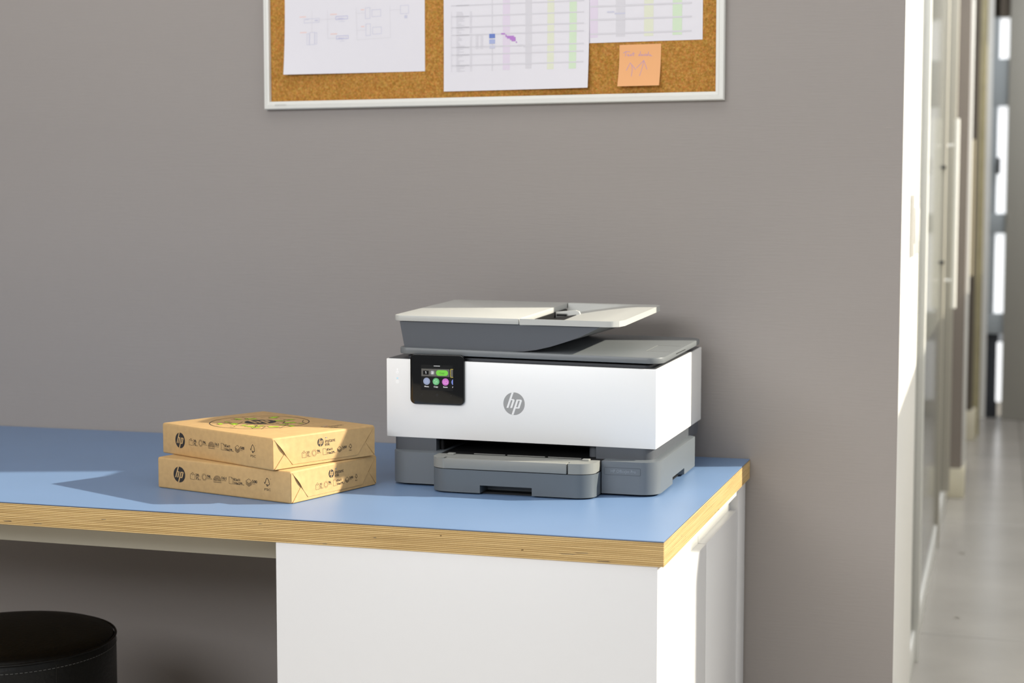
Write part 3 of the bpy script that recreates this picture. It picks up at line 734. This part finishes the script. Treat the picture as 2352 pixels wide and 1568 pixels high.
a.stroke([(-.4374, .9210), (-.4374, .9168), (-.4358, .9168)], .0007, M_s_lp, 2); a.rect(-.4352, -.4346, .9162, .9215, M_s_lp, 2)
a.stroke([(-.4340, .9210), (-.4330, .9210), (-.4314, .9192), (-.4316, .9168), (-.4340, .9168)], .0007, M_s_lp, 2)
for s, x in (('Menu', -.4674), ('Copy', -.4513), ('Scan', -.4349)): a.text(s, x, .9098, .0032, M_s_white, 1, width=.0074, center=True, bold=.0001)
a.text('P', -.4228, .9098, .0032, M_s_white, 1)
a.stroke([(-.4752, .8985), (-.4762, .8978), (-.4752, .8971)], .0005, M_s_dim); a.ring(-.4495, .8972, .0017, .0005, M_s_dim, n=14); a.stroke([(-.4254, .8978), (-.4254, .8962)], .0005, M_s_dim)
a.build('screen', lambda u, v, hh: (u, -.4262-hh, v), cp, .0002)
# emblem and lights on the white front
a = Art(); emblem(a, -.3196, .8869, .0184, M_logo_grey, M_pwhite, ru=.0180)
a.build('emblem', lambda u, v, hh: (u, -.4208-hh, v), PR, .0002)
M_led = mat('lit_white_icon', 'ffffff', .4, emit=.2); M_ledb = mat('lit_blue_icon', 'bfe4f7', .4, emit=.15)
a = Art()
a.disc(-.5207, .9372, .0011, M_led, n=16); a.ring(-.5207, .9325, .0019, .0005, M_led, n=16, a0=2.1, a1=7.3); a.stroke([(-.5207, .9350), (-.5207, .9328)], .0006, M_led)
a.rect(-.5221, -.5193, .9213, .9236, M_ledb)
a.ring(-.5207, .9165, .0022, .0006, M_led, n=8, a0=.8, a1=2.3); a.ring(-.5207, .9165, .0022, .0006, M_led, n=8, a0=3.9, a1=5.5); a.disc(-.5207, .9165, .0007, M_led, n=8)
a.stroke([(-.5228, .9178), (-.5228, .9152)], .0006, M_led); a.stroke([(-.5186, .9178), (-.5186, .9152)], .0006, M_led)
a.build('status_lights', lambda u, v, hh: (u, -.4208-hh, v), PR, .0002)

# ------------------------------------------------------------------ cork board and what is pinned on it
BX0, BX1, BZ0, BZ1 = -.9526, -.0526, 1.3957, 1.9957
CBD = thing('cork_board', 'cork pin board in a white frame on the grey wall', 'pin board', (-.5026, 0, 1.3957))
box('cork_panel', BX0+.006, BX1-.006, -.0055, -.0002, BZ0+.006, BZ1-.006, M_cork, CBD)
fw = .0152
def bar(p, q, inner_p, inner_q):
    bm = bmesh.new()
    # mitred bar with a raised inner step
    def V(t, off, y): # off 0 outer .. 1 inner
        a_ = Vector((p[0] + (inner_p[0]-p[0])*off, y, p[1] + (inner_p[1]-p[1])*off)); b_ = Vector((q[0] + (inner_q[0]-q[0])*off, y, q[1] + (inner_q[1]-q[1])*off))
        return a_ if t == 0 else b_
    sec = [(0, -.0004), (0, -.0125), (.10, -.0150), (.55, -.0155), (.62, -.0145), (.95, -.0138), (1, -.0125), (1, -.0004)]
    A = [bm.verts.new(V(0, o_, y)) for o_, y in sec]; B = [bm.verts.new(V(1, o_, y)) for o_, y in sec]
    n = len(sec)
    for i in range(n): bm.faces.new((A[i], A[(i+1) % n], B[(i+1) % n], B[i]))
    bm.faces.new(A); bm.faces.new(B)
    return finish('frame_bar', bm, M_frame, CBD, ang=25)
O4 = [(BX0, BZ0), (BX1, BZ0), (BX1, BZ1), (BX0, BZ1)]; I4 = [(BX0+fw*.75, BZ0+fw), (BX1-fw, BZ0+fw), (BX1-fw, BZ1-fw), (BX0+fw*.75, BZ1-fw)]
for i in range(4): fb = bar(O4[i], O4[(i+1) % 4], I4[i], I4[(i+1) % 4])
a = Art(); M_mark = mat('frame_emboss', 'c4c4c0', .5)
for k in range(7): a.stroke([(-.9285 + k*.0035, 1.4020), (-.9280 + k*.0035, 1.4048), (-.9262 + k*.0035, 1.4048), (-.9262+k*.0035, 1.4022)], .0006, M_mark)
a.build('frame_mark', lambda u, v, h: (u, -.0157-h, v), CBD, .0002)

def sheet(name, label, x0, x1, z0, z1, yfn, m, group=None, nx=20, nz=20, skew=(0, 0)):
    """paper hung on the board: yfn(s, t) = how far it stands off, s 0..1 left-right, t 0..1 bottom-top"""
    cx, cz = (x0+x1)/2, z0
    r = thing(name, label, 'sticky note' if 'note' in name else 'paper sheet', (cx, -.0055, cz), group)
    def pt(s, t, h=0):
        dy = yfn(s, t)
        return (x0 + (x1-x0)*s + skew[0]*(1-t), -.0058 - dy - h, z0 + (z1-z0)*t + skew[1]*s*(1-t))
    bm = bmesh.new(); fr, bk = [], []
    for j in range(nz+1):
        fr.append([bm.verts.new(pt(i/nx, j/nz, .0002)) for i in range(nx+1)]); bk.append([bm.verts.new(pt(i/nx, j/nz, 0)) for i in range(nx+1)])
    for j in range(nz):
        for i in range(nx):
            bm.faces.new((fr[j][i], fr[j][i+1], fr[j+1][i+1], fr[j+1][i])); bm.faces.new((bk[j][i], bk[j+1][i], bk[j+1][i+1], bk[j][i+1]))
        for i in (0, nx): bm.faces.new((fr[j][i], fr[j+1][i], bk[j+1][i], bk[j][i]))
    for i in range(nx):
        for j in (0, nz): bm.faces.new((fr[j][i], fr[j][i+1], bk[j][i+1], bk[j][i]))
    finish('paper', bm, m, r, ang=60)
    def fn(u, v, h):
        return pt((u-x0)/(x1-x0), (v-z0)/(z1-z0), .0002 + h)
    return r, fn
M_l_lav = mat('lavender_print', 'ccccde', .7); M_l_grey = mat('pale_grey_print', 'd5d3db', .7); M_l_red = mat('pale_red_print', 'eccdca', .7); M_l_blue = mat('pale_blue_print', 'b9b9dc', .7)
M_l_mid = mat('grey_print', 'c2c0c8', .7); M_pinkc = mat('mauve_column', 'ded3e5', .7); M_yelc = mat('pale_yellow_column', 'dee1ce', .7); M_grnc = mat('pale_green_column', 'd0e2c8', .7)
M_blu1 = mat('blue_block', '6b82c8', .7); M_blu2 = mat('light_blue_block', 'a9b3dc', .7); M_pur = mat('purple_steps', 'b57fcc', .7); M_ink_v = mat('violet_pen', 'c59bb5', .7)
# left: flow diagram, lower left corner curling off the board
s1, fn = sheet('diagram_sheet', 'white sheet with a pale flow diagram, left on the cork board', -.9100, -.6221, 1.4618, 1.6660,
               lambda s, t: .0105*max(0, 1-t/.7)**2*max(0, 1-s*1.25)**1.3, M_paper, 'sheets pinned on the cork board')
def P1(x, y): return (-.9108 + (x-380)*.0001568, 1.4628 + (872-y-.02*(x-380)*-1)*.000146)
a = Art()
def bx(x0, y0, x1, y1, m, w=.0009): a.stroke([P1(x0, y0), P1(x1, y0), P1(x1, y1), P1(x0, y1)], w, m, closed=True)
for x0, y0, x1, y1 in ((645, 160, 845, 212), (685, 355, 715, 500), (720, 340, 785, 500), (790, 345, 815, 495), (1455, 60, 1515, 200), (1540, 92, 1655, 180), (1460, 270, 1520, 420), (1548, 318, 1662, 405)): bx(x0, y0, x1, y1, M_l_lav)
for x0, y0, x1, y1 in ((1065, 150, 1220, 190), (1075, 405, 1230, 445)): bx(x0, y0, x1, y1, M_l_blue)
for (x, y) in ((1085, 184), (1095, 440)): a.text('team', P1(x, y)[0], P1(x, y)[1], .0046, M_l_blue, width=.013)
for (x, y, s) in ((1185, 184, '1'), (1195, 440, '2')): a.text(s, P1(x, y)[0], P1(x, y)[1], .0046, M_l_blue)
a.stroke([P1(750, 60), P1(750, 340)], .0006, M_l_grey); a.stroke([P1(850, 180), P1(1060, 180)], .0006, M_l_grey); a.stroke([P1(955, 60), P1(960, 430), P1(1070, 430)], .0006, M_l_grey)
a.stroke([P1(1335, 60), P1(1345, 468), P1(1780, 462), P1(1775, 60)], .0006, M_l_grey); a.stroke([P1(1345, 125), P1(1455, 125)], .0006, M_l_grey); a.stroke([P1(1345, 345), P1(1455, 345)], .0006, M_l_grey); a.stroke([P1(1775, 110), P1(1910, 110)], .0006, M_l_grey)
a.stroke([P1(1145, 190), P1(1145, 220)], .0006, M_l_lav); a.stroke([P1(1105, 218), P1(1185, 218)], .0006, M_l_lav); a.stroke([P1(1150, 448), P1(1150, 475)], .0006, M_l_lav); a.stroke([P1(1120, 474), P1(1180, 474)], .0006, M_l_lav)
for x0, y in ((585, 130), (995, 120), (595, 335), (1000, 375), (1400, 82), (1400, 300)): a.stroke([P1(x0, y), P1(x0+(80 if x0 < 1300 else 36), y)], .0018, M_l_red)
bx(1910, 60, 2015, 165, M_l_lav); a.rect(*[P1(1960, 0)[0], P1(1998, 0)[0]], P1(0, 152)[1]-.005, P1(0, 112)[1]-.005, M_l_lav)
a.rect(P1(785, 0)[0], P1(830, 0)[0], P1(800, 195)[1], P1(800, 178)[1], M_l_lav); a.stroke([P1(660, 168), P1(705, 168)], .001, M_l_lav)
a.build('diagram_print', fn, s1, .0002, .008)
# right, behind: chart sheet
def P3(x, y): return (-.3014 + (x-230)*.0001229, 1.5052 + (520-y-.0255*(x-230))*.000124)
s3, fn = sheet('chart_sheet', 'white chart sheet with green column, upper right and tucked behind its neighbour', -.3720, -.0931, 1.5040, 1.7000, lambda s, t: .0002 + .0004*math.sin(PI*s), M_paper, group='sheets pinned on the cork board', nx=14, nz=8)
a = Art()
def col3(x0, x1, yb, m, yt=-300, lay=0): a.rect(P3(x0, 0)[0], P3(x1, 0)[0], P3(x0, yb)[1], P3(x0, yt)[1], m, lay)
col3(235, 355, 455, M_pinkc); col3(630, 770, 440, M_l_grey); col3(1055, 1195, 432, M_yelc); col3(1480, 1620, 418, M_grnc)
for yl in (412, 207, 12, -170): a.rect(P3(240, 0)[0], P3(1765, 0)[0], P3(240, yl)[1], P3(240, yl-24)[1], M_l_grey, 1)
a.rect(P3(495, 0)[0], P3(605, 0)[0], P3(495, 92)[1], P3(495, 70)[1], M_l_lav, 1); a.rect(P3(610, 0)[0], P3(770, 0)[0], P3(610, 115)[1], P3(610, 92)[1], M_l_lav, 1)
a.build('chart_print', fn, s3, .0002, .008)
# middle, in front: schedule, lower right corner standing off
def P2(x, y): return (-.5839 + (x-130)*.0001295, 1.4224 + (1250-y)*.000124)
s2, fn = sheet('schedule_sheet', 'white schedule sheet with blue and purple blocks, middle of the cork board', -.5836, -.3020, 1.4226, 1.6900,
               lambda s, t: .0018 + .0100*max(0, 1-t/.55)**2*max(0, (s-.25)/.75)**1.5 + .0012*max(0, 1-t/.3)**2, M_paper, 'sheets pinned on the cork board')
a = Art()
rows = (135, 297, 412, 595, 707, 865); 
for y in (-30,) + rows:
    a.rect(P2(245, 0)[0], P2(2235, 0)[0], P2(0, y+8)[1], P2(0, y-10)[1], M_l_grey, 1)
    a.rect(P2(325, 0)[0], P2(520, 0)[0], P2(0, y+7)[1], P2(0, y-7)[1], M_l_mid, 2)
for x0, x1, yb, m in ((1030, 1138, 950, M_pinkc), (1370, 1465, 940, M_l_grey), (1695, 1795, 960, M_yelc), (2020, 2125, 960, M_grnc), (865, 880, 960, M_l_grey)):
    a.rect(P2(x0, 0)[0], P2(x1, 0)[0], P2(0, yb)[1], P2(0, -500)[1], m, 0)
rnd = random.Random(5)
y = 70
while y < 960:
    if min(abs(y-q) for q in rows) > 12:
        a.rect(P2(328, 0)[0], P2(328+rnd.uniform(25, 130), 0)[0], P2(0, y+5)[1], P2(0, y-5)[1], M_l_grey, 1); a.rect(P2(245, 0)[0], P2(260, 0)[0], P2(0, y+4)[1], P2(0, y-4)[1], M_l_grey, 1); a.rect(P2(535, 0)[0], P2(565, 0)[0], P2(0, y+5)[1], P2(0, y-5)[1], M_l_grey, 1)
    if 415 < y < 640:
        for x in (620, 692): a.rect(P2(x, 0)[0], P2(x+42, 0)[0], P2(0, y+5)[1], P2(0, y-5)[1], M_l_grey, 1)
    y += 22
a.rect(P2(826, 0)[0], P2(914, 0)[0], P2(0, 472)[1], P2(0, 408)[1], M_blu1, 2); a.rect(P2(826, 0)[0], P2(914, 0)[0], P2(0, 555)[1], P2(0, 490)[1], M_blu2, 2); a.rect(P2(830, 0)[0], P2(914, 0)[0], P2(0, 625)[1], P2(0, 580)[1], M_l_lav, 2)
a.poly([P2(x, y) for x, y in ((1005, 403), (1065, 403), (1065, 425), (1088, 425), (1088, 446), (1198, 446), (1198, 466), (1222, 466), (1222, 528), (1162, 528), (1162, 508), (1138, 508), (1138, 486), (1094, 486), (1094, 464), (1072, 464), (1072, 423), (1005, 423))], M_pur, 2)
a.rect(P2(1226, 0)[0], P2(1245, 0)[0], P2(0, 552)[1], P2(0, 533)[1], M_pur, 2); a.rect(P2(1255, 0)[0], P2(1335, 0)[0], P2(0, 598)[1], P2(0, 580)[1], M_l_grey, 2); a.rect(P2(1340, 0)[0], P2(1465, 0)[0], P2(0, 620)[1], P2(0, 600)[1], M_l_grey, 2)
a.build('schedule_print', fn, s2, .0002, .008)
# sticky note, foot curling out
s4, fn = sheet('sticky_note', 'orange sticky note with handwriting and two arrows, right on the cork board', -.2452, -.1684, 1.4235, 1.4990,
               lambda s, t: .0004 + .0130*max(0, 1-t/.85)**2.2, M_note, skew=(-.0010, 0))
def P4(x, y): return (-.2446 + (x-680)*.0001235, 1.4993 - (y-540)*.000119)
a = Art(); w = .0011
for pts in ([(735, 668), (770, 645), (830, 650)], [(775, 648), (765, 715)], [(790, 700), (812, 685), (805, 715), (828, 705)], [(838, 690), (858, 712)], [(858, 688), (838, 712)], [(885, 660), (878, 708), (895, 708)], [(868, 682), (905, 678)],
            [(985, 690), (968, 695), (966, 715), (986, 708)], [(990, 650), (986, 715)], [(1000, 706), (1018, 695), (1010, 715), (1028, 708)], [(1050, 695), (1036, 703), (1052, 715)], [(1066, 697), (1066, 715)], [(1066, 683), (1067, 686)],
            [(1096, 695), (1080, 700), (1082, 716), (1100, 708)], [(1112, 660), (1104, 716)], [(1120, 712), (1140, 700), (1134, 720), (1165, 722)],
            [(790, 930), (842, 820), (930, 922)], [(865, 850), (878, 920), (872, 1025)], [(940, 900), (1045, 785), (1098, 925)], [(1045, 790), (1025, 900), (995, 1020)]):
    a.stroke([P4(*q) for q in pts], w, M_ink_v)
a.build('handwriting', fn, s4, .0002, .008)

# ------------------------------------------------------------------ switch panel on the white corridor wall
def wx(y): return WX + (.2345-WX)*(y-.0012)/1.1188
SW = thing('switch_panel', 'white multi gang switch panel on the bright corridor wall', 'switch', (.25, .65, 1.107))
def sw(name, y0, y1, z0, z1, d0, d1, m, parent, bw=.0008):
    return prism(name, [(y0, z0), (y1, z0), (y1, z1), (y0, z1)], lambda y, z: wx(y) + d0, lambda y, z: wx(y) + d1, m, parent, 'X', bw)
sw('plate', .453, .868, 1.1068, 1.2316, .0002, .0078, M_plate, SW, .0012)
for k in range(5):
    y0 = .480 + k*.075
    rk = sw('rocker', y0, y0+.062, 1.133, 1.206, .0074, .0096, M_plate, SW, .0012)
    sw('rocker_gap', y0-.0022, y0-.0006, 1.133, 1.206, .0074, .0080, M_plate_line, SW, 0)
